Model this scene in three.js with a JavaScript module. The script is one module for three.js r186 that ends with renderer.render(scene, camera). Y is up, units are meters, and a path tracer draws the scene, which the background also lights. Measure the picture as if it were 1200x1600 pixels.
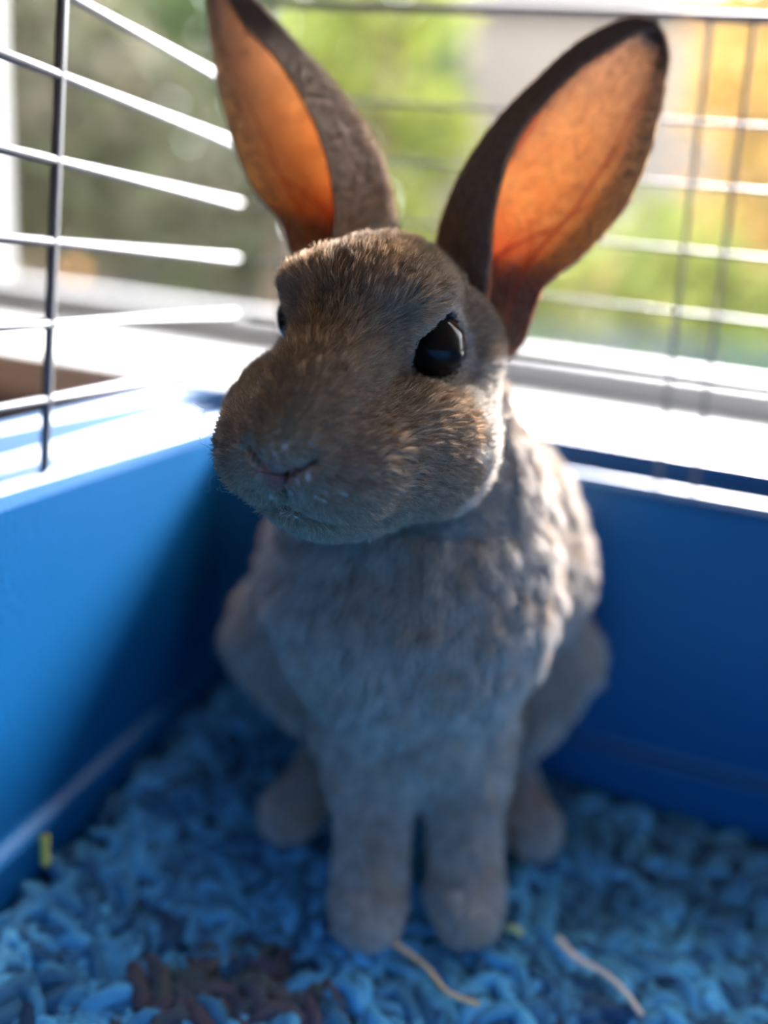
import * as THREE from 'three';
import { mergeGeometries } from 'three/addons/utils/BufferGeometryUtils.js';
import { RoundedBoxGeometry } from 'three/addons/geometries/RoundedBoxGeometry.js';
import { createNoise3D } from 'simplex-noise';

// ------------------------------------------------------------------ camera, sky, sun, exposure
const scene = new THREE.Scene();
const camera = new THREE.PerspectiveCamera(67.38, 0.75, 0.02, 200);
camera.rotation.order = 'YXZ';
camera.position.set(0.1735, 0.235, 0.352);
camera.rotation.set(-17.6 * Math.PI / 180, 14.5 * Math.PI / 180, 6.7 * Math.PI / 180);
camera.focus = 0.205;
camera.userData.fStop = 2.4;
scene.background = new THREE.Color().setRGB(8.6, 8.9, 9.4);            // bright, thinly overcast sky
const sun = new THREE.DirectionalLight(new THREE.Color(1, 0.95, 0.95), 46);
sun.position.set(1.9, 4.9, -8); sun.shadow.radius = 40;   // hazy sun, high behind the window
 sun.target.position.set(0, 0, 0); sun.castShadow = true;
sun.shadow.camera.left = sun.shadow.camera.bottom = -14; sun.shadow.camera.right = sun.shadow.camera.top = 14; sun.shadow.camera.far = 40;
scene.add(sun, sun.target);
const renderer = new THREE.WebGLRenderer();
renderer.toneMapping = THREE.LinearToneMapping;
renderer.toneMappingExposure = 1.3;
renderer.shadowMap.enabled = true;

// ------------------------------------------------------------------ helpers
function rngFrom(seed) { let s = seed | 0; return () => { s = (s + 0x6d2b79f5) | 0; let t = Math.imul(s ^ (s >>> 15), 1 | s); t = (t + Math.imul(t ^ (t >>> 7), 61 | t)) ^ t; return ((t ^ (t >>> 14)) >>> 0) / 4294967296; }; }
const noise = createNoise3D(rngFrom(11));
const fbm = (x, y, z) => 0.6 * noise(x, y, z) + 0.28 * noise(2.1 * x + 7, 2.1 * y, 2.1 * z) + 0.12 * noise(4.3 * x, 4.3 * y + 3, 4.3 * z);
const clamp = THREE.MathUtils.clamp, lerp = THREE.MathUtils.lerp;
const smooth = (a, b, x) => { const t = clamp((x - a) / (b - a), 0, 1); return t * t * (3 - 2 * t); };
const V = (x, y, z) => new THREE.Vector3(x, y, z);
const std = (o) => new THREE.MeshStandardMaterial(o), phys = (o) => new THREE.MeshPhysicalMaterial(o);
const rgb = (r, g, b) => new THREE.Color().setRGB(r, g, b);
const taken = {};
function numbered(n) { taken[n] = (taken[n] ?? -1) + 1; return taken[n] ? n + '_' + String(taken[n]).padStart(3, '0') : n; }
function part(name, geo, mat, parent) { const m = new THREE.Mesh(geo, mat); m.name = name; m.castShadow = m.receiveShadow = true; parent.add(m); return m; }
function thing(name, label, category, x = 0, y = 0, z = 0, group) {
  const g = new THREE.Group(); g.name = numbered(name); g.position.set(x, y, z); g.userData = { label, category };
  if (group) g.userData.group = group;
  scene.add(g); return g;
}
function one(name, geo, mat, label, category, group) { const m = part(numbered(name), geo, mat, scene); m.userData = { label, category }; if (group) m.userData.group = group; return m; }
function struct(name, geo, mat, label) { const m = part(name, geo, mat, scene); m.userData = { kind: 'structure', label, category: name.split('_')[0] }; return m; }
const box = (x0, x1, y0, y1, z0, z1) => new THREE.BoxGeometry(x1 - x0, y1 - y0, z1 - z0).translate((x0 + x1) / 2, (y0 + y1) / 2, (z0 + z1) / 2);
const rbox = (x0, x1, y0, y1, z0, z1, r = 0.004) => new RoundedBoxGeometry(x1 - x0, y1 - y0, z1 - z0, 2, r).translate((x0 + x1) / 2, (y0 + y1) / 2, (z0 + z1) / 2);
function texture(w, h, f, srgb = true) {
  const d = new Uint8Array(w * h * 4);
  for (let j = 0; j < h; j++) for (let i = 0; i < w; i++) { const c = f(i / w, j / h), o = (j * w + i) * 4; d[o] = clamp(c[0], 0, 1) * 255; d[o + 1] = clamp(c[1], 0, 1) * 255; d[o + 2] = clamp(c[2], 0, 1) * 255; d[o + 3] = 255; }
  const t = new THREE.DataTexture(d, w, h); t.wrapS = t.wrapT = THREE.RepeatWrapping; t.magFilter = THREE.LinearFilter; t.needsUpdate = true;
  if (srgb) t.colorSpace = THREE.SRGBColorSpace;
  return t;
}
const tau = Math.PI * 2;
// noise that tiles over the unit square
const tile = (u, v, k, s = 0) => { const a = u * tau, b = v * tau; return 0.5 * (fbm(k * Math.cos(a) + s, k * Math.sin(a), k * Math.cos(b)) + fbm(k * Math.sin(b) + 5, k * Math.cos(a) + s, k * Math.sin(a))); };
const speck = texture(256, 256, (u, v) => { const n = 0.5 + 0.5 * tile(u, v, 3) ; return [n, n, n]; }, false);

// ------------------------------------------------------------------ room
const plasterMat = std({ color: rgb(0.64, 0.57, 0.47), roughness: 0.92, bumpMap: speck, bumpScale: 0.0006 });
const whitePaint = phys({ color: rgb(0.66, 0.66, 0.65), roughness: 0.38 });
const FY = -0.74, CY = 2.1, X0 = -3.6, X1 = 1.9, Z1 = 5.2, WZ = -0.5, WB = -0.66;   // floor, ceiling, walls; inside and outside faces of the window wall
const plankTex = texture(256, 512, (u, v) => { const n = 0.5 + 0.35 * tile(u, v * 0.2, 6) + 0.1 * tile(u, v, 1); return [0.42 + 0.22 * n, 0.3 + 0.18 * n, 0.2 + 0.13 * n]; });
const floor = struct('floor', box(X0, X1, FY - 0.1, FY - 0.006, WZ, Z1), std({ color: rgb(0.18, 0.13, 0.09), roughness: 0.8 }), 'wooden board floor of the room under the table');
{
  const mats = [0.9, 1, 1.12].map((k) => std({ color: rgb(k, k, k), map: plankTex, roughness: 0.5 }));
  const g = rbox(0, 0.158, -0.012, 0, 0, 1.134, 0.002);
  for (let i = 0; i * 0.16 < X1 - X0 - 0.01; i++) for (let k = 0; k < 5; k++) {
    const p = part('plank', g, mats[(i * 7 + k * 5) % 3], floor); p.position.set(X0 + i * 0.16, FY, WZ + k * 1.14);
  }
}
struct('ceiling', box(X0 - 0.16, X1 + 0.16, CY, CY + 0.12, WB, Z1 + 0.16), plasterMat, 'plain white plaster ceiling');
struct('wall_left', box(X0 - 0.16, X0, FY - 0.1, CY, WB, Z1 + 0.16), plasterMat, 'plain off-white plaster wall on the side of the wire bars');
struct('wall_right', box(X1, X1 + 0.16, FY - 0.1, CY, WB, Z1 + 0.16), plasterMat, 'plain off-white plaster wall near the open end of the cage');
// window wall: opening x -0.64..2.3, y 0.122..1.52
const OX0 = -0.715, OX1 = 1.75, OY0 = 0.11, OY1 = 1.52;
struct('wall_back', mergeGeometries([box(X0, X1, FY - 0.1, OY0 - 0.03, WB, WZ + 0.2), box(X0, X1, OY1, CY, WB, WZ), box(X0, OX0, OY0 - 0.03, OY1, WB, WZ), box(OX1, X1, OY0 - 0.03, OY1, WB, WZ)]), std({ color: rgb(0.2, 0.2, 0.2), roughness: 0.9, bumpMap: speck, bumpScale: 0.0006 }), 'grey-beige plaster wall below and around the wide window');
struct('trim_1', rbox(X0 + 0.01, X1 - 0.01, 0.077, 0.122, WZ - 0.02, WZ + 0.235, 0.006), whitePaint, 'white painted window sill behind the blue tray');
{
  const w = thing('window_1', 'wide window behind the cage, low frame rail greyed to stand for backlit shade', 'window'); w.userData.kind = 'structure';
  const zA = WZ - 0.075, zB = WZ - 0.005;
  const fr = part('window_frame', mergeGeometries([rbox(OX0, OX1, 0.118, 0.163, zA, zB), rbox(OX0, OX1, OY1 - 0.06, OY1, zA, zB), rbox(OX0, OX0 + 0.075, 0.16, OY1 - 0.05, zA, zB), rbox(OX1 - 0.07, OX1, 0.16, OY1 - 0.05, zA, zB)]), std({ color: rgb(0.25, 0.255, 0.26), roughness: 0.5 }), w);  // white frame coloured grey: its backlit shade is put into the paint
  part('window_pane', box(OX0 + 0.06, OX1 - 0.06, 0.155, OY1 - 0.05, WZ - 0.044, WZ - 0.04), phys({ color: rgb(1, 1, 1), roughness: 0, transmission: 1, thickness: 0, ior: 1.5 }), w);
}
struct('wall_front', box(X0, X1, FY - 0.1, CY, Z1, Z1 + 0.16), plasterMat, 'plain off-white plaster wall across the room from the window');

// ------------------------------------------------------------------ table that carries the cage
const TT = -0.014;
{
  const t = thing('side_table', 'low wooden table standing under the blue cage tray', 'table', 0.39, FY, 0.24);
  const wood = std({ map: plankTex, roughness: 0.55 });
  part('table_top', rbox(-0.46, 0.46, TT - FY - 0.03, TT - FY, -0.28, 0.3, 0.005), wood, t);
  for (const x of [-0.42, 0.42]) for (const z of [-0.24, 0.26]) part('leg', rbox(x - 0.025, x + 0.025, 0, TT - FY - 0.028, z - 0.025, z + 0.025, 0.004), wood, t);
}

// ------------------------------------------------------------------ blue cage tray (inside corner at x = 0, z = 0)
const TX = 0.78, TZ = 0.32;
const bluePlastic = phys({ color: rgb(0.0005, 0.06, 0.172), roughness: 0.42, specularIntensity: 0.6, bumpMap: speck, bumpScale: 0.00015 });
{
  const t = thing('cage_tray', 'glossy blue plastic cage tray with a wide rolled rim', 'tray', TX / 2, TT, TZ / 2);
  // profile: distance out from the inner wall, height above the rug
  const prof = [[-0.6, -0.009], [-0.007, -0.009], [-0.007, 0.022], [-0.0055, 0.024], [-0.001, 0.025], [0, 0.027], [0, 0.148], [0.0015, 0.1525], [0.005, 0.155], [0.0095, 0.155], [0.0125, 0.1535], [0.014, 0.151], [0.0165, 0.15], [0.023, 0.151], [0.028, 0.155], [0.0305, 0.162], [0.0325, 0.1645], [0.0355, 0.165], [0.038, 0.163], [0.0385, 0.118], [0.036, 0.117], [0.036, 0.158], [0.033, 0.16], [0.029, 0.15], [0.024, 0.147], [0.003, 0.147], [0.003, 0.0], [-0.003, -0.014], [-0.6, -0.014]];
  const ring = (o) => {   // rounded rectangle at distance o outside the inner wall
    const r0 = 0.016, r = Math.max(r0 + o, 0.003), pts = [];
    for (const [cx, cz, a0] of [[TX - r0, TZ - r0, 0], [r0, TZ - r0, 1], [r0, r0, 2], [TX - r0, r0, 3]]) for (let k = 0; k <= 8; k++) { const a = (a0 + k / 8) * Math.PI / 2; pts.push([cx + r * Math.cos(a), cz + r * Math.sin(a)]); }
    return pts;
  };
  const pos = [], idx = [];
  prof.forEach(([o, y]) => { if (o < -0.5) for (let k = 0; k < 36; k++) pos.push(TX / 2, y, TZ / 2); else for (const [x, z] of ring(o)) pos.push(x, y, z); });
  for (let j = 0; j + 1 < prof.length; j++) for (let k = 0; k < 36; k++) { const a = j * 36 + k, b = j * 36 + (k + 1) % 36; idx.push(a, b, a + 36, b, b + 36, a + 36); }
  const g = new THREE.BufferGeometry(); g.setAttribute('position', new THREE.Float32BufferAttribute(pos, 3)); g.setIndex(idx); g.translate(-TX / 2, -TT, -TZ / 2);
  g.computeVertexNormals();
  const flat = g.toNonIndexed(); flat.computeVertexNormals();
  const p = flat.attributes.position, uv = []; for (let i = 0; i < p.count; i++) uv.push((p.getX(i) + p.getZ(i)) * 20, (p.getY(i) + p.getZ(i) * 0.3) * 20);
  flat.setAttribute('uv', new THREE.Float32BufferAttribute(uv, 2));
  part('tray_shell', flat, bluePlastic, t);
}

// ------------------------------------------------------------------ wire cage panels: every wire a part
const wireMat = std({ color: rgb(0.12, 0.126, 0.135), roughness: 0.5, metalness: 0.7 });
{
  const rod = (a, b, r = 0.0016) => { const d = b.clone().sub(a), g = new THREE.CylinderGeometry(r, r, d.length(), 8, 1); g.applyQuaternion(new THREE.Quaternion().setFromUnitVectors(V(0, 1, 0), d.clone().normalize())); return g.translate((a.x + b.x) / 2, (a.y + b.y) / 2, (a.z + b.z) / 2); };
  const heights = [0.1795, 0.2045, 0.2305, 0.2552, 0.28, 0.303];
  const c = thing('wire_cage', 'silvery wire cage of level bars and thin uprights standing on the blue tray', 'cage', TX / 2, 0.15, 0);
  const panel = (A, B, at, lean, thick) => {
    const g = new THREE.Group(); g.name = 'panel'; c.add(g);
    const on = (t, y) => V(lerp(A.x, B.x, t), y, lerp(A.z, B.z, t)).sub(c.position);
    for (const y of heights) part('horizontal_wire', rod(on(0, y), on(1, y), thick), wireMat, g);
    part('top_rail', rod(on(0, 0.3395), on(1, 0.3395), 0.0019), wireMat, g);
    for (const t of at) part('upright_wire', rod(on(t, 0.1552), on(t + lean, 0.3395), thick * 0.95 + 0.0002), wireMat, g);
  };
  panel(V(-0.005, 0, 0), V(-0.005, 0, TZ), [0.424, 0.96], -0.05, 0.0016);
  panel(V(0, 0, -0.005), V(TX, 0, -0.005), [0.03, 0.264, 0.284, 0.5, 0.73, 0.974], -0.024, 0.0008);
}

// ------------------------------------------------------------------ rug of chenille pile
const rugH = (x, z) => 0.004 * fbm(x * 22, 0, z * 22) + 0.016 * smooth(0.07, 0.005, x) * smooth(0.16, 0.02, z) + 0.006 * smooth(0.05, 0.01, x) * smooth(0.02, 0.12, z) * smooth(0.26, 0.16, z) - 0.003;
{
  const r = thing('rug', 'shaggy blue chenille rug with a dark patch, covering the tray floor', 'rug', TX / 2, 0, TZ / 2);
  const nx = 90, nz = 40, x0 = 0.009, z0 = 0.009, x1 = TX - 0.009, z1 = TZ - 0.009, pos = [], idx = [], R = rngFrom(5);
  const rows = nz + 1, cols = nx + 1;
  for (const top of [1, 0]) for (let j = 0; j < rows; j++) for (let i = 0; i < cols; i++) { const x = lerp(x0, x1, i / nx), z = lerp(z0, z1, j / nz); pos.push(x - TX / 2, top ? rugH(x, z) - 0.0045 : -0.0088, z - TZ / 2); }
  const off = rows * cols;
  for (let j = 0; j < nz; j++) for (let i = 0; i < nx; i++) { const a = j * cols + i; idx.push(a, a + cols, a + 1, a + 1, a + cols, a + cols + 1, off + a, off + a + 1, off + a + cols, off + a + 1, off + a + cols + 1, off + a + cols); }
  const side = (a, b) => idx.push(a, b, a + off, b, b + off, a + off);
  for (let i = 0; i < nx; i++) { side(i, i + 1); side(nz * cols + i + 1, nz * cols + i); }
  for (let j = 0; j < nz; j++) { side((j + 1) * cols, j * cols); side(j * cols + nx, (j + 1) * cols + nx); }
  const g = new THREE.BufferGeometry(); g.setAttribute('position', new THREE.Float32BufferAttribute(pos, 3)); g.setIndex(idx); g.computeVertexNormals();
  part('rug_backing', g, std({ color: rgb(0.01, 0.06, 0.13), roughness: 1 }), r);
  // one fuzzy worm of chenille: an arched, bumpy tube
  const worm = (seed) => {
    const q = rngFrom(seed), pts = []; let a = 0;
    for (let k = 0; k <= 6; k++) { const t = k / 6; pts.push(V((t - 0.5) * 0.02 + 0.001 * (q() - 0.5), 0.0062 * Math.sin(t * Math.PI) - 0.002, 0.004 * Math.sin(t * 3 + q()) + 0.001 * (q() - 0.5))); }
    const t = new THREE.TubeGeometry(new THREE.CatmullRomCurve3(pts), 16, 0.0024, 8), p = t.attributes.position;
    for (let i = 0; i < p.count; i++) { const x = p.getX(i), y = p.getY(i), z = p.getZ(i), n = 0.0006 * noise(x * 700 + seed, y * 700, z * 700), m = t.attributes.normal; p.setXYZ(i, x + m.getX(i) * n, y + m.getY(i) * n, z + m.getZ(i) * n); }
    t.computeVertexNormals(); return t;
  };
  const N = 7500, wool = phys({ color: rgb(1, 1, 1), roughness: 0.9, sheen: 1, sheenColor: rgb(0.2, 0.45, 0.75), sheenRoughness: 0.6 });
  const m4 = new THREE.Matrix4(), e = new THREE.Euler(), qn = new THREE.Quaternion(), c = new THREE.Color();
  for (let v = 0; v < 3; v++) {
    const im = new THREE.InstancedMesh(worm(20 + v), wool, N / 3); im.name = 'pile'; im.userData.kind = 'stuff'; im.castShadow = im.receiveShadow = true;
    for (let i = 0; i < N / 3; i++) {
      const near = R() < 0.75, x = near ? lerp(0.014, 0.4, R()) : lerp(0.014, TX - 0.014, R()), z = near ? lerp(0.014, TZ - 0.014, R()) : lerp(0.014, TZ - 0.014, R());
      e.set((R() - 0.5) * 0.7, R() * tau, (R() - 0.5) * 0.7);
      const s = 0.75 + 0.5 * R();
      m4.compose(V(x - TX / 2, rugH(x, z) + 0.001 * (R() - 0.5) - 0.002, z - TZ / 2), qn.setFromEuler(e), V(s, s, s));
      im.setMatrixAt(i, m4);
      const dark = smooth(0.036, 0.02, Math.hypot((x - 0.098) * 0.8, (z - 0.178) * 1.2) + 0.008 * noise(x * 60, 3, z * 60)) * (R() < 0.68 ? 1 : 0);
      const k = Math.pow(R(), 0.85), n = 0.62 + 0.38 * fbm(x * 25, 9, z * 25);
      c.setRGB(lerp(0.004, 0.11, k * n), lerp(0.03, 0.5, k * n), lerp(0.08, 0.84, k * n));
      if (dark > 0.3) c.setRGB(0.035 + 0.03 * R(), 0.038 + 0.025 * R(), 0.05 + 0.03 * R());
      im.setColorAt(i, c);
    }
    r.add(im);
  }
}

// ------------------------------------------------------------------ straws and crumbs on the rug
{
  const straw = (pts, r0, r1, color, label, name = 'straw') => {
    const curve = new THREE.CatmullRomCurve3(pts), g = new THREE.TubeGeometry(curve, 40, 1, 8), p = g.attributes.position, n = g.attributes.normal, c = new THREE.Vector3();
    for (let i = 0; i < p.count; i++) { const u = Math.floor(i / 9) / 40; curve.getPointAt(u, c); const r = lerp(r0, r1, u) * (1 + 0.15 * noise(u * 9, r0 * 900, 0)); p.setXYZ(i, c.x + n.getX(i) * r, c.y + n.getY(i) * r * 0.6, c.z + n.getZ(i) * r); }
    return one(name, g, std({ color, roughness: 0.6 }), label, 'straw');
  };
  const y = 0.0075;
  straw([V(0.131, y + 0.002, 0.1335), V(0.1405, y, 0.1385), V(0.1535, y, 0.144), V(0.162, y, 0.1505), V(0.1735, y, 0.1515)], 0.0013, 0.0011, rgb(0.5, 0.36, 0.2), 'tan straw lying across the rug from under the front paw');
  straw([V(0.1965, y, 0.1135), V(0.203, y, 0.1195), V(0.2135, y, 0.1225), V(0.2205, y, 0.1275), V(0.226, y, 0.1345)], 0.0016, 0.0012, rgb(0.62, 0.52, 0.42), 'pale short straw lying alone on the blue rug');
  straw([V(0.014, 0.016, 0.163), V(0.013, 0.021, 0.162), V(0.0125, 0.0265, 0.161)], 0.0014, 0.0016, rgb(0.5, 0.46, 0.08), 'yellow crumb of hay standing against the left tray wall', 'hay_crumb');
  straw([V(0.1785, 0.009, 0.118), V(0.181, 0.0105, 0.1185), V(0.1835, 0.009, 0.1185)], 0.0018, 0.0014, rgb(0.36, 0.42, 0.2), 'small green leaf crumb beside the front paw', 'leaf_crumb');
}

// ------------------------------------------------------------------ rabbit
const HC = V(0.1045, 0.2163, 0.137), mm = 0.001;     // point between the eyes; the head faces +z, turned a little to its right
const TURN = -4.5 * Math.PI / 180, TC = Math.cos(TURN), TS = Math.sin(TURN);
const localX = (x, z) => ((x - HC.x) * TC - (z - HC.z) * TS) / mm, localZ = (x, z) => ((x - HC.x) * TS + (z - HC.z) * TC) / mm;   // millimetres in the head's own axes
const fromHead = (p) => V(p.x * TC + p.z * TS, p.y, -p.x * TS + p.z * TC).multiplyScalar(mm).add(HC);
const rabbit = thing('rabbit', 'grey-brown short-haired rabbit sitting upright with ears raised, on a blue rug', 'rabbit', 0.13, 0, 0.09);
const O = rabbit.position;
const eyeN = [V(0.89, 0.05, 0.45), V(-0.9, 0.05, 0.43)].map((n) => n.normalize().applyAxisAngle(V(0, 1, 0), TURN));
const eyeC = [V(21.6, -1.0, -5.2), V(-20.6, 1.0, -5.4)].map(fromHead);
const EYE = 0.0087;
// --- distance field
const smin = (a, b, k) => { const h = Math.max(k - Math.abs(a - b), 0) / k; return Math.min(a, b) - h * h * k * 0.25; };
function ell(c, r, yaw = 0, pitch = 0) {
  const cy = Math.cos(yaw), sy = Math.sin(yaw), cp = Math.cos(pitch), sp = Math.sin(pitch);
  return (x, y, z) => {
    x -= c[0]; y -= c[1]; z -= c[2];
    const a = x * cy - z * sy; let f = x * sy + z * cy; const b = y * cp - f * sp; f = y * sp + f * cp;
    const k0 = Math.hypot(a / r[0], b / r[1], f / r[2]), k1 = Math.hypot(a / (r[0] * r[0]), b / (r[1] * r[1]), f / (r[2] * r[2]));
    return k1 < 1e-9 ? -Math.min(...r) : k0 * (k0 - 1) / k1;
  };
}
function cone([ax, ay, az, ra, bx, by, bz, rb]) {
  const dx = bx - ax, dy = by - ay, dz = bz - az, l2 = dx * dx + dy * dy + dz * dz;
  return (x, y, z) => { const px = x - ax, py = y - ay, pz = z - az, t = clamp((px * dx + py * dy + pz * dz) / l2, 0, 1); return Math.hypot(px - dx * t, py - dy * t, pz - dz * t) - (ra + (rb - ra) * t); };
}
const hd = (c, r, yaw, pitch) => ell(c.map((v) => v * mm), r.map((v) => v * mm), yaw, pitch);
const both = (c, r, yaw = 0, pitch = 0) => [hd(c, r, yaw, pitch), hd([-c[0], c[1], c[2]], r, -yaw, pitch)];
const headPrims = [
  hd([0, 4, -20], [24, 23, 34]),
  ...both([15, 9.5, -5], [10, 9, 14], 0.3),
  hd([0, -8, 12], [14.5, 14.5, 32], 0, -0.62),
  hd([0, -20, 29], [11.5, 11, 20], 0, -0.55),
  ...both([9.5, -34, 30], [12.5, 11, 12.5], 0.2),
  ...both([16, -31, 16], [11, 13, 17], 0.3),
  ...both([22.5, -30, 2], [14, 18, 18]),
  ...both([26, -31, -12], [15, 20, 19]),
  ...both([22, -8, -27], [13, 20, 16]),
  hd([0, -44, 24], [9.5, 6, 11]),
  hd([0, -46, 7], [20, 12, 20]),
];
const BY = 0.3;   // the body is turned a little to the rabbit's left
const bodyPrims = [
  cone([0.1153, 0.1486, 0.0811, 0.047, 0.1202, 0.118, 0.0877, 0.05]),
  cone([0.1202, 0.118, 0.0877, 0.05, 0.1272, 0.0797, 0.093, 0.031]),
  cone([0.1165, 0.186, 0.1, 0.028, 0.1185, 0.15, 0.088, 0.044]),
  ell([0.1125, 0.1, 0.05], [0.062, 0.06, 0.036], BY),
  cone([0.1385, 0.139, 0.041, 0.034, 0.149, 0.118, 0.041, 0.034]),
  cone([0.082, 0.132, 0.06, 0.026, 0.075, 0.1, 0.06, 0.024]),
];
const limbPrims = [
  [0.1142, 0.0669, 0.0995, 0.020, 0.1238, 0.0255, 0.1192, 0.0098], [0.1238, 0.0255, 0.1192, 0.0098, 0.1271, 0.0095, 0.1275, 0.0098], [0.1268, 0.0105, 0.1278, 0.0115, 0.1288, 0.0105, 0.1355, 0.0098],
  [0.1446, 0.0683, 0.0868, 0.020, 0.1575, 0.0252, 0.1041, 0.0098], [0.1575, 0.0252, 0.1041, 0.0098, 0.1612, 0.0095, 0.1116, 0.0098], [0.161, 0.0105, 0.1124, 0.0115, 0.1631, 0.0105, 0.12, 0.0098],
  [0.062, 0.0765, 0.068, 0.023, 0.079, 0.056, 0.072, 0.016], [0.175, 0.08, 0.034, 0.019, 0.168, 0.057, 0.046, 0.015],
  [0.0873, 0.0125, 0.0745, 0.013, 0.0818, 0.0125, 0.0977, 0.0118], [0.1677, 0.0125, 0.0463, 0.013, 0.1809, 0.0125, 0.0637, 0.0118],
  [0.093, 0.05, 0.062, 0.016, 0.091, 0.015, 0.0705, 0.012], [0.158, 0.05, 0.042, 0.016, 0.163, 0.015, 0.0423, 0.012],
].map(cone);
const seg2 = (px, py, ax, ay, bx, by) => { const dx = bx - ax, dy = by - ay, t = clamp(((px - ax) * dx + (py - ay) * dy) / (dx * dx + dy * dy), 0, 1); return Math.hypot(px - ax - dx * t, py - ay - dy * t); };
function sdf(x, y, z) {
  let h = 1e3, b = 1e3;
  const lx = localX(x, z), ly = (y - HC.y) / mm, lz = localZ(x, z);
  for (const f of headPrims) h = smin(h, f(lx * mm, ly * mm, lz * mm), 0.009);
  if (lz > 20) {   // nostril slits, lip cleft and mouth line are grooves in the muzzle
    const ax = Math.abs(lx);
    const slit = seg2(ax, ly, 0.6, -33.5, 8.5, -28.2), cleft = seg2(lx, ly, 0, -33.5, 0, -43), mouth = seg2(ax, ly, 0, -43, 11, -47);
    const w = smooth(24, 34, lz);
    h += mm * w * (3.6 * Math.exp(-slit * slit / 1.5) + 3 * Math.exp(-cleft * cleft / 1.3) + 1.8 * Math.exp(-mouth * mouth / 1.8));
  }
  for (const f of bodyPrims) b = smin(b, f(x, y, z), 0.011);
  for (const f of limbPrims) b = smin(b, f(x, y, z), 0.012);
  let d = smin(h, b, 0.005);
  for (let i = 0; i < 2; i++) {   // eyeball hollow and the opening of the lids
    const c = eyeC[i], n = eyeN[i], px = x - c.x, py = y - c.y, pz = z - c.z, r = Math.hypot(px, py, pz);
    if (r > 0.03) continue;
    const t = px * n.x + py * n.y + pz * n.z, ry = py - n.y * t, rh = Math.hypot(px - n.x * t, pz - n.z * t);
    d = Math.max(d, EYE + 0.0002 - r);
    if (t > 0) d = -smin(-d, -(0.0077 - Math.hypot(ry * 0.82, rh)), 0.002);
  }
  return Math.max(d, 0.0035 - y);
}
const grad = (x, y, z, o = new THREE.Vector3()) => { const e = 0.0006; return o.set(sdf(x + e, y, z) - sdf(x - e, y, z), sdf(x, y + e, z) - sdf(x, y - e, z), sdf(x, y, z + e) - sdf(x, y, z - e)).normalize(); };
// --- surface nets over a grid of 1.7 mm cells
function surface(lo, hi, cell) {
  const n = [0, 1, 2].map((i) => Math.ceil((hi[i] - lo[i]) / cell) + 1), [nx, ny, nz] = n, f = new Float32Array(nx * ny * nz).fill(1);
  const C = 4, at = (i, j, k) => (k * ny + j) * nx + i;
  for (let K = 0; K < nz; K += C) for (let J = 0; J < ny; J += C) for (let I = 0; I < nx; I += C) {
    const d = sdf(lo[0] + (I + 1.5) * cell, lo[1] + (J + 1.5) * cell, lo[2] + (K + 1.5) * cell), far = Math.abs(d) > cell * 6.5;
    for (let k = K; k < Math.min(K + C, nz); k++) for (let j = J; j < Math.min(J + C, ny); j++) for (let i = I; i < Math.min(I + C, nx); i++) f[at(i, j, k)] = far ? d : sdf(lo[0] + i * cell, lo[1] + j * cell, lo[2] + k * cell);
  }
  const id = new Int32Array(f.length).fill(-1), pos = [], idx = [], corner = [];
  for (let c = 0; c < 8; c++) corner.push([c & 1, (c >> 1) & 1, c >> 2]);
  const edges = []; for (let a = 0; a < 8; a++) for (const s of [1, 2, 4]) if (!(a & s)) edges.push([a, a | s]);
  for (let k = 0; k < nz - 1; k++) for (let j = 0; j < ny - 1; j++) for (let i = 0; i < nx - 1; i++) {
    let mask = 0; const v = corner.map(([a, b, c], m) => { const q = f[at(i + a, j + b, k + c)]; if (q < 0) mask |= 1 << m; return q; });
    if (mask === 0 || mask === 255) continue;
    let x = 0, y = 0, z = 0, m = 0;
    for (const [a, b] of edges) if ((v[a] < 0) !== (v[b] < 0)) { const t = v[a] / (v[a] - v[b]); x += lerp(corner[a][0], corner[b][0], t); y += lerp(corner[a][1], corner[b][1], t); z += lerp(corner[a][2], corner[b][2], t); m++; }
    id[at(i, j, k)] = pos.length / 3;
    pos.push(lo[0] + (i + x / m) * cell, lo[1] + (j + y / m) * cell, lo[2] + (k + z / m) * cell);
  }
  const step = [1, nx, nx * ny];
  for (let k = 1; k < nz - 1; k++) for (let j = 1; j < ny - 1; j++) for (let i = 1; i < nx - 1; i++) {
    const a = at(i, j, k);
    for (let ax = 0; ax < 3; ax++) {
      const b = a + step[ax]; if ((f[a] < 0) === (f[b] < 0)) continue;
      const u = step[(ax + 1) % 3], w = step[(ax + 2) % 3], q = [id[a - u - w], id[a - w], id[a], id[a - u]];
      if (q.some((p) => p < 0)) continue;
      if (f[a] < 0) idx.push(q[0], q[1], q[2], q[0], q[2], q[3]); else idx.push(q[0], q[2], q[1], q[0], q[3], q[2]);
    }
  }
  const nor = new Float32Array(pos.length), g = new THREE.Vector3();
  for (let i = 0; i < pos.length; i += 3) {
    const d = sdf(pos[i], pos[i + 1], pos[i + 2]); grad(pos[i], pos[i + 1], pos[i + 2], g);
    if (Math.abs(d) < cell) { pos[i] -= g.x * d; pos[i + 1] -= g.y * d; pos[i + 2] -= g.z * d; }
    nor[i] = g.x; nor[i + 1] = g.y; nor[i + 2] = g.z;
  }
  const geo = new THREE.BufferGeometry(); geo.setAttribute('position', new THREE.Float32BufferAttribute(pos, 3)); geo.setAttribute('normal', new THREE.BufferAttribute(nor, 3)); geo.setIndex(idx);
  return geo;
}
const skin = surface([0.02, -0.004, 0.0], [0.235, 0.265, 0.2], 0.0018);


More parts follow.
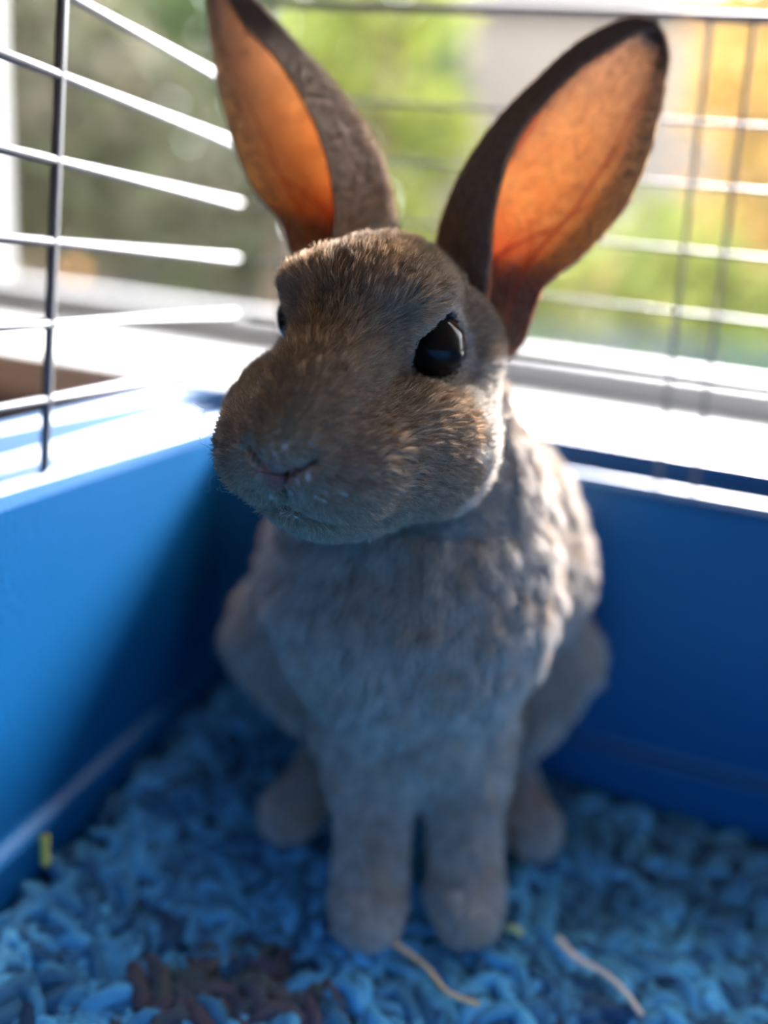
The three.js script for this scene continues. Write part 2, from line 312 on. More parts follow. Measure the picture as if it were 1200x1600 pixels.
// --- ears: sections of (fold, front edge, outer edge) from root to tip
const earSections = [
  [[[0.1201, 0.2328, 0.0934], [0.1296, 0.2219, 0.1011], [0.1424, 0.2106, 0.095]], [[0.1153, 0.2419, 0.0939], [0.1356, 0.2287, 0.1103], [0.1467, 0.218, 0.099]], [[0.1151, 0.2534, 0.0902], [0.1342, 0.2417, 0.1064], [0.1505, 0.2348, 0.0974]], [[0.1186, 0.2672, 0.0858], [0.1323, 0.2572, 0.0996], [0.1594, 0.2446, 0.0925]], [[0.1252, 0.282, 0.0793], [0.134, 0.2757, 0.0899], [0.1688, 0.2588, 0.0843]], [[0.1345, 0.2959, 0.0718], [0.1397, 0.2887, 0.0809], [0.1736, 0.2742, 0.0758]], [[0.1449, 0.3093, 0.0636], [0.1478, 0.3012, 0.0715], [0.1749, 0.2907, 0.0668]], [[0.1545, 0.3174, 0.0568], [0.1566, 0.3101, 0.063], [0.1745, 0.3055, 0.0588]], [[0.161, 0.3207, 0.053], [0.1633, 0.3165, 0.056], [0.1739, 0.3102, 0.0558]], [[0.1665, 0.3203, 0.0519], [0.1678, 0.3185, 0.053], [0.1715, 0.3161, 0.0529]]],
  [[[0.0939, 0.2416, 0.0865], [0.085, 0.2327, 0.1047], [0.0753, 0.2306, 0.1079]], [[0.095, 0.2491, 0.0838], [0.0834, 0.238, 0.1077], [0.0724, 0.2351, 0.1115]], [[0.0918, 0.2594, 0.0801], [0.0811, 0.2501, 0.1033], [0.0651, 0.2454, 0.1079]], [[0.0848, 0.2715, 0.0769], [0.0754, 0.2647, 0.0978], [0.054, 0.2539, 0.1047]], [[0.075, 0.2834, 0.0745], [0.0672, 0.2775, 0.0925], [0.0446, 0.265, 0.1003]], [[0.0627, 0.2946, 0.0729], [0.0558, 0.2905, 0.0868], [0.0364, 0.2781, 0.0948]], [[0.0508, 0.3036, 0.0719], [0.0449, 0.3001, 0.0822], [0.029, 0.2926, 0.0887]], [[0.0387, 0.3133, 0.0708], [0.0329, 0.3081, 0.0783], [0.022, 0.3068, 0.0816]], [[0.0286, 0.3209, 0.0687], [0.0241, 0.3178, 0.0742], [0.0176, 0.3181, 0.0758]], [[0.0193, 0.3268, 0.0682], [0.0183, 0.3254, 0.0699], [0.0166, 0.3252, 0.0705]]],
];
function buildEar(sections, side) {
  const T = (a) => V(a[0], a[1], a[2]), col = [0, 1, 2].map((c) => new THREE.CatmullRomCurve3(sections.map((s) => T(s[c]))));
  const NU = 36, NV = 56, P = [];
  for (let j = 0; j <= NV; j++) {
    const t = j / NV, S = col[0].getPoint(t), E = col[1].getPoint(t), L = col[2].getPoint(t), S2 = col[0].getPoint(Math.min(1, t + 0.02)), S1 = col[0].getPoint(Math.max(0, t - 0.02));
    const axis = S2.sub(S1).normalize(), across = L.clone().sub(S), back = new THREE.Vector3().crossVectors(axis, across).normalize(); if (back.z > 0) back.negate();
    const w = across.length(), B1 = S.clone().lerp(L, 0.3).addScaledVector(back, 0.2 * w), B2 = S.clone().lerp(L, 0.68).addScaledVector(back, 0.17 * w);
    const M = E.clone().lerp(S, 0.5).addScaledVector(across, -0.03);
    const cv = new THREE.CatmullRomCurve3([E, M, S, B1, B2, L], false, 'centripetal');
    for (let i = 0; i <= NU; i++) P.push(cv.getPoint(i / NU));
  }
  const id = (i, j) => j * (NU + 1) + i, N = P.map((p, q) => {
    const i = q % (NU + 1), j = (q / (NU + 1)) | 0, a = P[id(Math.min(i + 1, NU), j)].clone().sub(P[id(Math.max(i - 1, 0), j)]), b = P[id(i, Math.min(j + 1, NV))].clone().sub(P[id(i, Math.max(j - 1, 0))]);
    return a.cross(b).normalize();
  });
  // outward means away from the hollow: at the middle of the section it points back
  const sgn = N[id(24, 20)].z < 0 ? 1 : -1; N.forEach((n) => n.multiplyScalar(sgn));
  const pos = [], nor = [], uv = [], idx = [], half = 0.0006, cnt = P.length;
  for (const s of [1, -1]) P.forEach((p, q) => { const n = N[q]; pos.push(p.x + n.x * half * s, p.y + n.y * half * s, p.z + n.z * half * s); nor.push(n.x * s, n.y * s, n.z * s); uv.push((q % (NU + 1)) / NU, ((q / (NU + 1)) | 0) / NV); });
  const flip = sgn > 0;
  const quad = (a, b, c, d, f) => (f ? idx.push(a, b, d, a, d, c) : idx.push(a, d, b, a, c, d));
  for (let j = 0; j < NV; j++) for (let i = 0; i < NU; i++) { const a = id(i, j), b = id(i + 1, j), c = id(i, j + 1), d = id(i + 1, j + 1); quad(a, b, c, d, flip); quad(a + cnt, b + cnt, c + cnt, d + cnt, !flip); }
  for (let j = 0; j < NV; j++) for (const i of [0, NU]) { const a = id(i, j), c = id(i, j + 1); quad(a, a + cnt, c, c + cnt, (i === 0) !== flip); }
  for (let i = 0; i < NU; i++) { const a = id(i, NV), b = id(i + 1, NV); quad(a, b, a + cnt, b + cnt, flip); }
  const g = new THREE.BufferGeometry(); g.setAttribute('position', new THREE.Float32BufferAttribute(pos, 3)); g.setAttribute('normal', new THREE.Float32BufferAttribute(nor, 3)); g.setAttribute('uv', new THREE.Float32BufferAttribute(uv, 2)); g.setIndex(idx);
  return { g, P, N, NU, NV, id };
}
const ears = earSections.map(buildEar);

// --- colours of the coat by place on the animal (millimetres from the point between the eyes)
const col3 = (a, b, t) => [lerp(a[0], b[0], t), lerp(a[1], b[1], t), lerp(a[2], b[2], t)];
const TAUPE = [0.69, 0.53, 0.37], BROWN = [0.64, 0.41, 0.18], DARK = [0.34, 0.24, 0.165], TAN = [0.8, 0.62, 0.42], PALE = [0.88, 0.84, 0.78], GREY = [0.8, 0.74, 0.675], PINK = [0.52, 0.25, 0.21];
function coat(x, y, z) {
  const lx = localX(x, z), ly = (y - HC.y) / mm, lz = localZ(x, z), n = fbm(x * 160, y * 160, z * 160), n2 = noise(x * 60, y * 60, z * 60);
  const inHead = smooth(-62, -48, ly) * smooth(-48, -34, lz + 0.25 * (ly + 20));
  let c = TAUPE;
  const mid = Math.exp(-Math.pow(lx / 11, 2));
  c = col3(c, BROWN, 0.9 * mid * smooth(-32, -20, ly) );
  c = col3(c, DARK, 0.7 * smooth(0.0, 0.5, Math.exp(-Math.pow((lx + 3) / 9, 2)) * smooth(2, 16, ly) * 0.8 + 0.35 * n2 * smooth(0, 14, ly)));
  for (const e of eyeC) { const d = Math.hypot(x - e.x, y - e.y, z - e.z) / mm; c = col3(c, PALE, 0.75 * smooth(14.5, 11, d)); }
  c = col3(c, TAN, 0.75 * smooth(5, 10, Math.abs(lx)) * smooth(27, 20, Math.abs(lx)) * smooth(-6, 4, ly) * smooth(20, 12, ly));  // brows lightened to tan: light from above painted into the coat
  const nose = Math.hypot(lx * 0.9, (ly + 34) * 0.9, (lz - 44) * 0.4); c = col3(c, PINK, 0.8 * smooth(6, 2.5, nose));
  if (Math.abs(lx) > 27 + 5 * n && lz < 2 + 8 * n2 && ly < -4) c = col3(c, PALE, 0.8);   // ragged pale jowl fur behind the cheek, whitened to imitate the rim light
  c = col3(c, DARK, 0.25 * smooth(0.05, 0.6, n));   // dark ticking all over the head
  // body: grey-fawn coat mottled all over with brown ticking
  const b = col3(GREY, TAUPE, 0.6 * smooth(0.1, 0.8, n2 + 0.4 * n));
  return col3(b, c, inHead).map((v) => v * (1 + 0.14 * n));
}
{
  const p = skin.attributes.position, c = [];
  for (let i = 0; i < p.count; i++) {
    const x = p.getX(i), y = p.getY(i), z = p.getZ(i), lx = localX(x, z), ly = (y - HC.y) / mm, lz = localZ(x, z);
    const pk = 0.9 * smooth(6.5, 3, Math.hypot(lx * 0.7, (ly + 34) * 0.8, (lz - 44) * 0.4));
    let eye = 0; for (const e of eyeC) eye = Math.max(eye, smooth(0.0115, 0.0102, Math.hypot(x - e.x, y - e.y, z - e.z)));
    const k = col3(col3([0.4, 0.34, 0.28], [0.42, 0.17, 0.15], pk), [0.03, 0.022, 0.018], eye); c.push(...k);
  }
  skin.setAttribute('color', new THREE.Float32BufferAttribute(c, 3));
  skin.setAttribute('uv', new THREE.Float32BufferAttribute(new Float32Array(p.count * 2), 2));
}
const skinMat = std({ vertexColors: true, roughness: 0.85 });
// ear tissue: thin and blood-coloured, with branching veins and thicker, denser margins
const earMaps = (() => {
  const W = 384, H = 768, vein = new Float32Array(W * H), R = rngFrom(77);
  const dab = (u, v, r, a) => { const x0 = u * W, y0 = v * H; for (let y = Math.floor(y0 - 3 * r); y <= y0 + 3 * r; y++) for (let x = Math.floor(x0 - 3 * r); x <= x0 + 3 * r; x++) { if (x < 0 || y < 0 || x >= W || y >= H) continue; const d = ((x - x0) ** 2 + (y - y0) ** 2) / (r * r); vein[y * W + x] = Math.max(vein[y * W + x], a * Math.exp(-d)); } };
  const branch = (u, v, a, len, r, depth) => {
    const steps = Math.floor(len * 500);
    for (let k = 0; k < steps; k++) {
      a += (R() - 0.5) * 0.12; u += Math.sin(a) * 0.002 * 0.9; v += Math.cos(a) * 0.002; const t = k / steps, rr = r * (1 - 0.6 * t);
      dab(u, v, rr, 0.95 - 0.45 * t - 0.12 * depth);
      if (depth < 3 && R() < 0.018) branch(u, v, a + (R() < 0.5 ? -1 : 1) * (0.4 + 0.4 * R()), len * (0.25 + 0.25 * R()), rr * 0.65, depth + 1);
    }
  };
  branch(0.6, 0.05, 0.02, 0.8, 3.4, 0); branch(0.66, 0.08, 0.24, 0.55, 2.6, 0); branch(0.86, 0.1, 0.08, 0.75, 2.8, 0); branch(0.52, 0.1, -0.15, 0.5, 2.2, 1);
  const map = texture(W, H, (u, v) => {
    const k = vein[Math.floor(v * H) * W + Math.floor(u * W)], n = 0.5 + 0.5 * fbm(u * 9, v * 18, 1), f = fbm(u * 40, v * 80, 2);
    const c = col3(col3([0.95, 0.79, 0.54], [0.92, 0.7, 0.46], n), [0.9, 0.77, 0.63], smooth(0.35, 0.85, v)), root = smooth(0.4, 0.05, v);
    return col3(col3(col3(c, [0.92, 0.42, 0.26], root * 0.8), [0.5, 0.36, 0.31], smooth(0.2, 0.1, v - 0.22 * (u - 0.5) + 0.03 * f)), [0.76, 0.3, 0.24], 0.9 * k).map((q) => q * (1 + 0.05 * f));
  });
  const through = texture(W, H, (u, v) => {
    const k = vein[Math.floor(v * H) * W + Math.floor(u * W)], f = fbm(u * 22, v * 44, 5), edge = smooth(0.01, 0.14, 1 - u) * smooth(0.99, 0.84, v) * smooth(0.1, 0.2, v - 0.22 * (u - 0.5)) * smooth(0.4, 0.5, u + 0.12 * smooth(0.55, 0.9, v));
    const t = (0.03 + 0.25 * edge) * (1 - 0.34 * k) * (1 - 0.38 * smooth(0.66, 0.92, u + 0.08 * f)) * (1 + 0.12 * f); return [t, t, t];
  }, false);
  return { map, through };
})();
const earMat = phys({ color: rgb(1, 1, 1), map: earMaps.map, roughness: 0.95, transmission: 1, transmissionMap: earMaps.through, thickness: 0, specularIntensity: 0.2 });
{
  const plain = (g) => { const c = g.clone(), n = c.attributes.position.count; if (!c.attributes.color) c.setAttribute('color', new THREE.Float32BufferAttribute(new Float32Array(n * 3).fill(1), 3)); return c; };
  const g = mergeGeometries([skin, ...ears.map((e) => plain(e.g))].map((q) => plain(q)), true);
  g.groups.forEach((q, i) => (q.materialIndex = i ? 1 : 0));
  g.translate(-O.x, -O.y, -O.z);
  part('body', g, [skinMat, earMat], rabbit);
}
// --- eyes: dark iris ball inside a clear cornea
eyeC.forEach((c, i) => {
  const e = part('eye', new THREE.SphereGeometry(0.0075, 40, 28).translate(c.x - O.x, c.y - O.y, c.z - O.z), phys({ color: rgb(0.006, 0.005, 0.005), roughness: 0.9, specularIntensity: 0.1 }), rabbit);
  e.userData.label = 'glossy black-brown eye';
  const m = part('cornea', new THREE.SphereGeometry(EYE - 0.0002, 48, 32).translate(c.x - O.x, c.y - O.y, c.z - O.z), phys({ color: rgb(1, 1, 1), roughness: 0.02, transmission: 1, thickness: 0.001, ior: 1.22 }), e);
  m.userData.label = 'clear cornea over the dark eye';
});

// --- fur: tufts of fine tapered hairs
function tuftGeometry(seed, hairs, spread, wide, bend) {
  const R = rngFrom(seed), pos = [], nor = [], idx = [], tone = [], SEG = 3;
  for (let h = 0; h < hairs; h++) {
    const a = R() * tau, r = spread * Math.sqrt(R()), bx = r * Math.cos(a), bz = r * Math.sin(a), len = 0.7 + 0.45 * R(), ox = (R() - 0.5) * 0.5 * bend + 0.15 * (R() - 0.5), oz = 0.28 * (R() - 0.5), cl = (R() - 0.5) * 0.2, base = pos.length / 3, shade = 0.5 + 0.7 * R();
    for (let s = 0; s <= SEG; s++) {
      const t = s / SEG, w = wide * (s === SEG ? 0.12 : 1 - 0.55 * t * t), cx = bx + (bend * t * t + ox * t) * len, cy = len * t * (1 - 0.25 * bend * t) - 0.08, cz = bz + (oz * t + cl * t * t) * len;
      for (let k = 0; k < 3; k++) { const q = k / 3 * tau + h; pos.push(cx + w * Math.cos(q), cy, cz + w * Math.sin(q)); nor.push(Math.cos(q), 0.15, Math.sin(q)); tone.push(shade, shade, shade); }
    }
    for (let s = 0; s < SEG; s++) for (let k = 0; k < 3; k++) { const p = base + s * 3 + k, q = base + s * 3 + (k + 1) % 3; idx.push(p, p + 3, q, q, p + 3, q + 3); }
  }
  const g = new THREE.BufferGeometry(); g.setAttribute('position', new THREE.Float32BufferAttribute(pos, 3)); g.setAttribute('normal', new THREE.Float32BufferAttribute(nor, 3)); g.setAttribute('color', new THREE.Float32BufferAttribute(tone, 3)); g.setIndex(idx); return g;
}
const furMat = phys({ color: rgb(1, 1, 1), vertexColors: true, roughness: 0.95, transmission: 0.5, thickness: 0, specularIntensity: 0.5 });
const FUR = [];   // {p, n, t, len, wid, color, kind}
{
  const p = skin.attributes.position, nn = skin.attributes.normal, ix = skin.index.array, R = rngFrom(3), a = V(), b = V(), c = V(), e1 = V(), e2 = V();
  for (let f = 0; f < ix.length; f += 3) {
    a.fromBufferAttribute(p, ix[f]); b.fromBufferAttribute(p, ix[f + 1]); c.fromBufferAttribute(p, ix[f + 2]);
    const area = e1.subVectors(b, a).cross(e2.subVectors(c, a)).length() / 2 * 1e6;   // mm2
    const ly = (a.y - HC.y) / mm, lz = localZ(a.x, a.z), head = smooth(-66, -54, ly) * smooth(-46, -34, lz + 0.25 * (ly + 20)) > 0.5;
    if (a.y < 0.006) continue;
    const seen = nn.getZ(ix[f]) > -0.35 ? 1 : 0.45;
    let want = area * (head ? 1.35 : 0.6) * seen; let k = Math.floor(want) + (R() < want % 1 ? 1 : 0);
    while (k-- > 0) {
      let u = R(), v = R(); if (u + v > 1) { u = 1 - u; v = 1 - v; }
      const q = a.clone().multiplyScalar(1 - u - v).addScaledVector(b, u).addScaledVector(c, v), n = V().fromBufferAttribute(nn, ix[f]).multiplyScalar(1 - u - v).addScaledVector(V().fromBufferAttribute(nn, ix[f + 1]), u).addScaledVector(V().fromBufferAttribute(nn, ix[f + 2]), v).normalize();
      const X = localX(q.x, q.z), Y = (q.y - HC.y) / mm, Z = localZ(q.x, q.z);
      let eye = 1e3; for (const e of eyeC) eye = Math.min(eye, q.distanceTo(e) / mm);
      if (eye < 9.6) continue;
      { const i = X > 0 ? 0 : 1, w = q.clone().sub(eyeC[i]), t = w.dot(eyeN[i]); if (t > 0 && eye < 20 && w.addScaledVector(eyeN[i], -t).length() < 0.0087) continue; }
      const slit = Math.min(seg2(Math.abs(X), Y, 0.6, -33.5, 7, -29.2), seg2(X, Y, 0, -33.5, 0, -41));
      if (Z > 30 && slit < (Y > -37 ? 1.3 : 0.7)) continue;
      let len, dir;
      if (head) {
        const nose = Math.hypot(X, Y + 31, Z - 45);
        len = lerp(1.5, 4.6, smooth(4, 30, nose)); len = lerp(len, 6.5, smooth(-4, -24, Z)); len = Math.min(len, lerp(1.0, 5, smooth(10.5, 18, eye)));
        dir = V(X, (Y + 30) * 0.7 - 6, Z - 62).normalize().applyAxisAngle(V(0, 1, 0), TURN);
      } else { len = lerp(3, 7, smooth(0.02, 0.07, q.y)); dir = V(0.5 * (R() - 0.5), -1 + 0.5 * (R() - 0.5), -0.25); }
      const F = head ? 210 : 130, s = noise(q.x * F, q.y * F, q.z * F), s2 = noise(q.x * F + 40, q.y * F, q.z * F);
      dir.x += 0.5 * s; dir.y += 0.5 * s2;
      dir.addScaledVector(n, -dir.dot(n)); if (dir.lengthSq() < 1e-4) dir.set(n.y, -n.x, 0.1).addScaledVector(n, 0); dir.normalize();
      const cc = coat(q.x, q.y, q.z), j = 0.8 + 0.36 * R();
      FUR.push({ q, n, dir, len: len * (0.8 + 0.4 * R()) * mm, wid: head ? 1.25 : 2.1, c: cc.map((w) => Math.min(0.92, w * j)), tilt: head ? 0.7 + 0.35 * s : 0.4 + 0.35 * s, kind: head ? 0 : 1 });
    }
  }
  // ears: dense dark hair on the back and margins, a sparse pale down in the hollow
  ears.forEach((e) => {
    const per = 26000;
    for (let k = 0; k < per; k++) {
      const u = R(), v = Math.pow(R(), 0.9), i = Math.min(e.NU - 1, Math.floor(u * e.NU)), j = Math.min(e.NV - 1, Math.floor(v * e.NV)), q0 = e.id(i, j);
      const fu = u * e.NU - i, fv = v * e.NV - j, q = e.P[q0].clone().multiplyScalar((1 - fu) * (1 - fv)).addScaledVector(e.P[q0 + 1], fu * (1 - fv)).addScaledVector(e.P[e.id(i, j + 1)], (1 - fu) * fv).addScaledVector(e.P[e.id(i + 1, j + 1)], fu * fv), n = e.N[q0].clone();
      const ax = e.P[e.id(i, Math.min(j + 2, e.NV))].clone().sub(e.P[e.id(i, Math.max(0, j - 1))]).normalize();
      const margin = Math.max(smooth(0.86, 0.95, u), smooth(0.05, 0.0, u), smooth(0.9, 0.97, v), smooth(0.2, 0.12, v - 0.22 * (u - 0.5))), fold = smooth(0.56, 0.44, u), inside = R() < 0.3;
      if (inside) { if (R() > 0.16 + 0.84 * margin) continue; n.negate(); } else if (R() > 0.05 + 0.95 * Math.max(fold, margin)) continue;
      const cross = ax.clone().cross(n).multiplyScalar(0.5 * (R() - 0.5)), dir = ax.clone().add(cross).normalize(), jj = 0.7 + 0.6 * R();
      const base = col3(col3([0.6, 0.45, 0.33], [0.3, 0.22, 0.17], smooth(0.3, 0.9, v)), [0.8, 0.6, 0.45], inside && (margin < 0.4 || v < 0.25) ? 0.85 : 0);
      FUR.push({ q: q.addScaledVector(n, 0.0005), n, dir, len: (inside ? 1.5 : lerp(3.4, 2.2, v)) * (0.8 + 0.4 * R()) * mm, wid: inside ? 0.5 : 0.9, c: base.map((w) => w * jj), tilt: 0.95, kind: 0 });
    }
    // long hair at the root of the ear
    for (let k = 0; k < 900; k++) { const i = Math.floor(R() * e.NU), j = Math.floor(R() * 5), q = e.P[e.id(i, j)].clone(), n = e.N[e.id(i, j)].clone(), ax = e.P[e.id(i, j + 2)].clone().sub(q).normalize(); FUR.push({ q, n, dir: ax, len: 6 * mm * (0.7 + 0.5 * R()), wid: 1.2, c: [0.28 * (0.7 + 0.5 * R()), 0.22, 0.17], tilt: 0.9, kind: 0 }); }
  });
}

{
  const geos = [tuftGeometry(1, 8, 0.16, 0.021, 0.5), tuftGeometry(2, 8, 0.16, 0.021, 0.5), tuftGeometry(3, 8, 0.16, 0.017, 0.45), tuftGeometry(4, 8, 0.16, 0.017, 0.45)];
  const m4 = new THREE.Matrix4(), X = V(), Y = V(), Z = V(), c = new THREE.Color();
  geos.forEach((g, v) => {
    const list = FUR.filter((f, i) => f.kind === (v >> 1) && i % 2 === (v & 1));
    const im = new THREE.InstancedMesh(g, furMat, list.length); im.name = 'fur'; im.userData.kind = 'stuff'; im.castShadow = im.receiveShadow = true;
    list.forEach((f, i) => {
      Y.copy(f.n).addScaledVector(f.dir, f.tilt).normalize(); X.copy(f.dir).addScaledVector(Y, -f.dir.dot(Y)).normalize(); Z.crossVectors(X, Y);
      const s = f.len, w = Math.max(0.0045, f.len) * f.wid * 0.8;
      m4.makeBasis(X.clone().multiplyScalar(w), Y.clone().multiplyScalar(s), Z.clone().multiplyScalar(w)).setPosition(f.q.x - O.x, f.q.y - O.y, f.q.z - O.z);
      im.setMatrixAt(i, m4); im.setColorAt(i, c.setRGB(f.c[0], f.c[1], f.c[2]));
    });
    rabbit.add(im);
  });
}
// --- short curly whiskers
{
  const R = rngFrom(91), wm = phys({ color: rgb(0.42, 0.38, 0.33), roughness: 0.6, transmission: 0.3, thickness: 0 });
  const roots = [[17, -34, 34], [19, -30, 30], [15, -40, 36], [-17, -34, 34], [-19, -30, 30], [-15, -40, 36], [-20, -37, 29], [22, 12, 4], [18, 14, 8], [26, -12, 6]];
  for (const r of roots) {
    const p = fromHead(V(r[0], r[1], r[2])); for (let k = 0; k < 4; k++) p.addScaledVector(grad(p.x, p.y, p.z), -sdf(p.x, p.y, p.z));
    const n = grad(p.x, p.y, p.z), t = V(Math.sign(r[0]) * 0.5, -0.5 + R(), -0.8).normalize(), pts = [p.clone().sub(O).addScaledVector(n, 0.0008)]; const q = p.clone();
    for (let k = 1; k <= 6; k++) { const s = 0.0022 + 0.0006 * R(); q.addScaledVector(n, s * (k < 3 ? 1 : 0.25)).addScaledVector(t, s).add(V((R() - 0.5) * 0.0022, (R() - 0.5) * 0.0022, 0)); pts.push(q.clone().sub(O)); }
    part('whisker', new THREE.TubeGeometry(new THREE.CatmullRomCurve3(pts), 20, 0.000045, 5), wm, rabbit);
  }
}

// ------------------------------------------------------------------ garden beyond the window
const GY = -0.95;
{
  const soil = texture(128, 128, (u, v) => { const n = tile(u, v, 4); return [0.3 + 0.1 * n, 0.36 + 0.1 * n, 0.18 + 0.06 * n]; }); soil.repeat.set(20, 20);
  struct('ground', box(-30, 30, GY - 0.2, GY, -30, WB - 0.02), std({ map: soil, roughness: 1 }), 'lawn outside the window');
}
const leafGeo = (() => {
  const g = new THREE.BufferGeometry(), P = [[0, 0, 0], [0.5, 0.06, 0.32], [0.5, 0.06, -0.32], [1, -0.04, 0], [0.5, 0, 0]];
  g.setAttribute('position', new THREE.Float32BufferAttribute(P.flat(), 3)); g.setIndex([0, 1, 4, 4, 1, 3, 0, 4, 2, 4, 3, 2]); g.computeVertexNormals(); return g;
})();
const leafMat = phys({ color: rgb(1, 1, 1), roughness: 0.9, transmission: 0.45, thickness: 0, specularIntensity: 0.4 });
const barkMat = std({ color: rgb(0.16, 0.11, 0.075), roughness: 0.95, bumpMap: speck, bumpScale: 0.01 });
function plant(name, label, category, x, z, { trunk, blobs, leaves, size, colors, seed, group }) {
  const t = thing(name, label, category, x, GY, z, group), R = rngFrom(seed);
  const gs = [];
  if (trunk) gs.push(new THREE.CylinderGeometry(trunk * 0.6, trunk, blobs[0][1] - GY, 10).translate(0, (blobs[0][1] - GY) / 2, 0));
  for (const b of blobs) { const a = V(0, Math.max(0.1, (b[1] - GY) * 0.35), 0), e = V(b[0], b[1] - GY, b[2]); gs.push(new THREE.TubeGeometry(new THREE.CatmullRomCurve3([a, a.clone().lerp(e, 0.5).add(V(0.1 * (R() - 0.5), 0.1, 0.1 * (R() - 0.5))), e]), 8, (trunk || 0.05) * 0.4, 6)); }
  part('stem', mergeGeometries(gs.map((g) => { const q = g.toNonIndexed(); return q; })), barkMat, t);
  const im = new THREE.InstancedMesh(leafGeo, leafMat, leaves), m4 = new THREE.Matrix4(), q = new THREE.Quaternion(), e = new THREE.Euler(), c = new THREE.Color();
  im.name = 'foliage'; im.userData.kind = 'stuff'; im.castShadow = im.receiveShadow = true;
  for (let i = 0; i < leaves; i++) {
    const b = blobs[Math.floor(R() * blobs.length)]; let dx, dy, dz, l;
    do { dx = 2 * R() - 1; dy = 2 * R() - 1; dz = 2 * R() - 1; l = Math.hypot(dx, dy, dz); } while (l > 1 || l < 0.35);
    const k = 0.75 + 0.25 * noise(dx * 2 + seed, dy * 2, dz * 2 + b[0]), s = size * (0.6 + 0.8 * R());
    e.set(R() * tau, R() * tau, R() * tau); m4.compose(V(b[0] + dx * b[3] * k, b[1] - GY + dy * b[4] * k, b[2] + dz * b[3] * k), q.setFromEuler(e), V(s, s, s));
    im.setMatrixAt(i, m4); const a = colors[Math.floor(R() * colors.length)], j = 0.75 + 0.5 * R(); im.setColorAt(i, c.setRGB(a[0] * j, a[1] * j, a[2] * j));
  }
  t.add(im); return t;
}
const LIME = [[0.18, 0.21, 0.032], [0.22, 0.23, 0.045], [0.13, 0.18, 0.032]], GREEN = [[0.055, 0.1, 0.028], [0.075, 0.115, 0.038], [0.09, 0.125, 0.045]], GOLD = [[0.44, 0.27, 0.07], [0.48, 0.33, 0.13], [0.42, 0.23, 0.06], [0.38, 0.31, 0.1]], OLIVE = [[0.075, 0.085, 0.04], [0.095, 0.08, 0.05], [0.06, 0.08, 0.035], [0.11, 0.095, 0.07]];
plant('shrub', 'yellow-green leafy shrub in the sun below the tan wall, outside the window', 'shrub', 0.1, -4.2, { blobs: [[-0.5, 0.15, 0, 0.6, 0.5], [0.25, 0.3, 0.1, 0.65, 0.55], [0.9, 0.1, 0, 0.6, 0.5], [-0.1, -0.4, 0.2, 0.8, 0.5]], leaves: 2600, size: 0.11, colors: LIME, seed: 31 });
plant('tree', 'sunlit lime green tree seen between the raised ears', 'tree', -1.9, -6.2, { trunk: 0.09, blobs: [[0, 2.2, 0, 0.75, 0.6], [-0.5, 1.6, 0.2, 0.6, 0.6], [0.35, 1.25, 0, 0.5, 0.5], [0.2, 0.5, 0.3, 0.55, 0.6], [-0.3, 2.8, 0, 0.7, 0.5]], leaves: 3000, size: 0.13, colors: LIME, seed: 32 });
plant('tree', 'golden orange autumn tree to the right of the raised ears', 'tree', 0.72, -5.2, { trunk: 0.1, blobs: [[0, 1.6, 0, 0.6, 0.7], [0.2, 0.8, 0.1, 0.55, 0.6], [-0.1, 2.4, 0, 0.7, 0.6], [0.6, 1.3, 0, 0.6, 0.9]], leaves: 2800, size: 0.12, colors: GOLD, seed: 33 });
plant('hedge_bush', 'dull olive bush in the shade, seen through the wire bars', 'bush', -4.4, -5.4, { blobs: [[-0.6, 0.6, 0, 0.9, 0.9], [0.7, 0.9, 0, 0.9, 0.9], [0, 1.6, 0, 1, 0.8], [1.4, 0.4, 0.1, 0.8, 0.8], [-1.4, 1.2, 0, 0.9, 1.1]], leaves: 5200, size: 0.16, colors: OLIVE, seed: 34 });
plant('tree', 'tall shadowy green tree with a bare lower trunk, far beyond the wire bars', 'tree', -7.2, -8.4, { trunk: 0.16, blobs: [[0, 1.4, 0, 1.3, 1.3], [-1.4, 0.8, 0, 1.2, 1.3], [1.3, 0.7, 0, 1.1, 1.2], [0.2, 2.9, 0, 1.3, 1.2], [-1.5, 2.6, 0, 1.3, 1.2], [1.5, 2.4, 0, 1.2, 1.1]], leaves: 5200, size: 0.2, colors: GREEN.concat(OLIVE), seed: 36 });
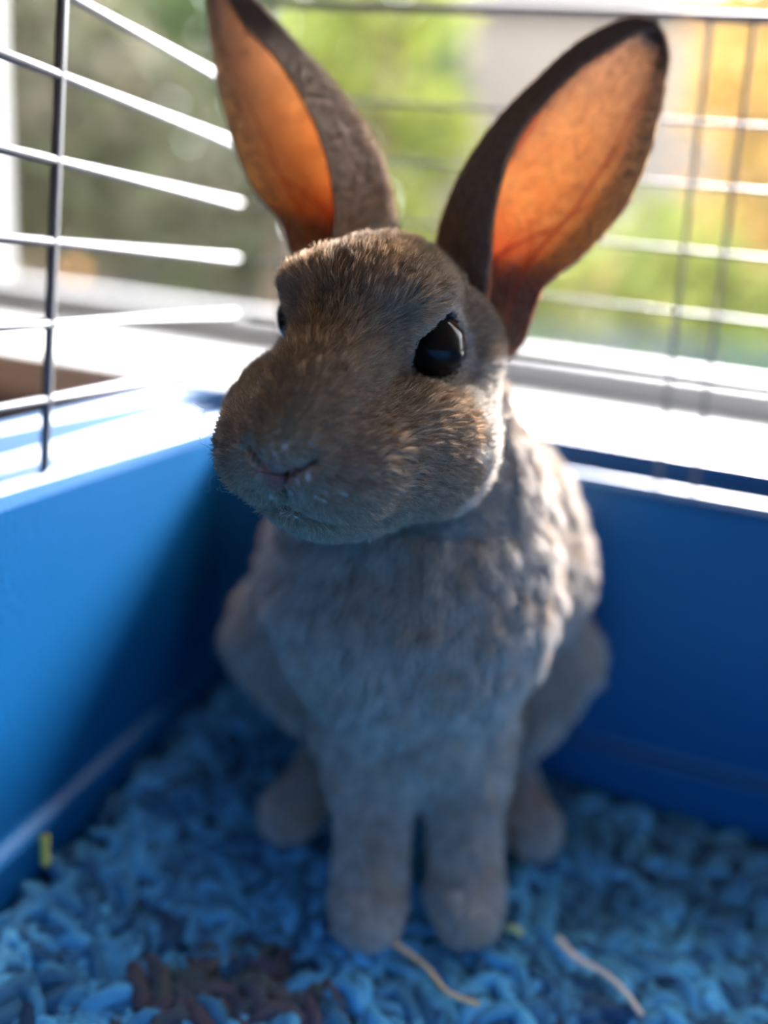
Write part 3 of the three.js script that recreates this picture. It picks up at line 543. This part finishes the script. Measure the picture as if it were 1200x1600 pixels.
plant('tree', 'dark green tree beyond the olive bush', 'tree', -3.6, -8.2, { trunk: 0.14, blobs: [[0, 2.6, 0, 1.2, 1], [-1.2, 2.4, 0, 1.1, 1], [1.1, 2.0, 0, 0.9, 0.9], [-0.3, 1.2, 0, 1.2, 0.8], [-2.2, 1.6, 0, 1, 1.2]], leaves: 5600, size: 0.19, colors: GREEN, seed: 35 });
{   // one orange bloom on a tall stem
  const f = thing('orange_flower', 'single orange bloom on a tall stem, seen through the wire bars', 'flower', -3.28, GY, -4.2), petal = new THREE.SphereGeometry(0.022, 10, 6).scale(1, 0.3, 0.6).translate(0.026, 0, 0), om = phys({ color: rgb(0.75, 0.33, 0.06), roughness: 0.8, transmission: 0.3, thickness: 0 });
  part('stem', new THREE.CylinderGeometry(0.004, 0.006, 0.92, 6).translate(0, 0.46, 0), std({ color: rgb(0.08, 0.14, 0.04), roughness: 0.8 }), f);
  for (let k = 0; k < 12; k++) { const p = part('petal', petal, om, f); p.position.set(0, 0.93, 0.01); p.rotation.set(Math.PI / 2, (k / 12) * tau, 0, 'XYZ'); }
  part('flower_centre', new THREE.SphereGeometry(0.014, 10, 8).translate(0, 0.93, 0.014), om, f);
}
{
  const h = thing('house', 'tan rendered house wall with a flat dark roof behind the shrubs', 'house', 0, GY, -9.5);
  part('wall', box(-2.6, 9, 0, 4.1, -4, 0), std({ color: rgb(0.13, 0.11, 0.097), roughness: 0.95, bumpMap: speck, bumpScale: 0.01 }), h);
  part('roof', box(-2.8, 9.2, 4.1, 4.3, -4.2, 0.2), std({ color: rgb(0.2, 0.18, 0.18), roughness: 0.8 }), h);
}
{
  const f = thing('fence', 'grey-brown wooden board fence at the end of the garden', 'fence', -9.4, GY, -9.2), R = rngFrom(8);
  const g = rbox(0, 0.145, 0, 1.5, 0, 0.025, 0.004), mats = [0, 1, 2].map((k) => std({ color: rgb(0.07 + 0.012 * k, 0.064 + 0.01 * k, 0.058 + 0.01 * k), roughness: 0.9 }));
  for (let i = 0; i < 44; i++) { const b = part('board', g, mats[Math.floor(R() * 3)], f); b.position.set(i * 0.152, 0, 0.01 * R()); }
  for (const y of [0.3, 1.2]) part('rail', box(0, 44 * 0.152, y, y + 0.08, -0.05, -0.002), mats[0], f);
}
renderer.render(scene, camera);
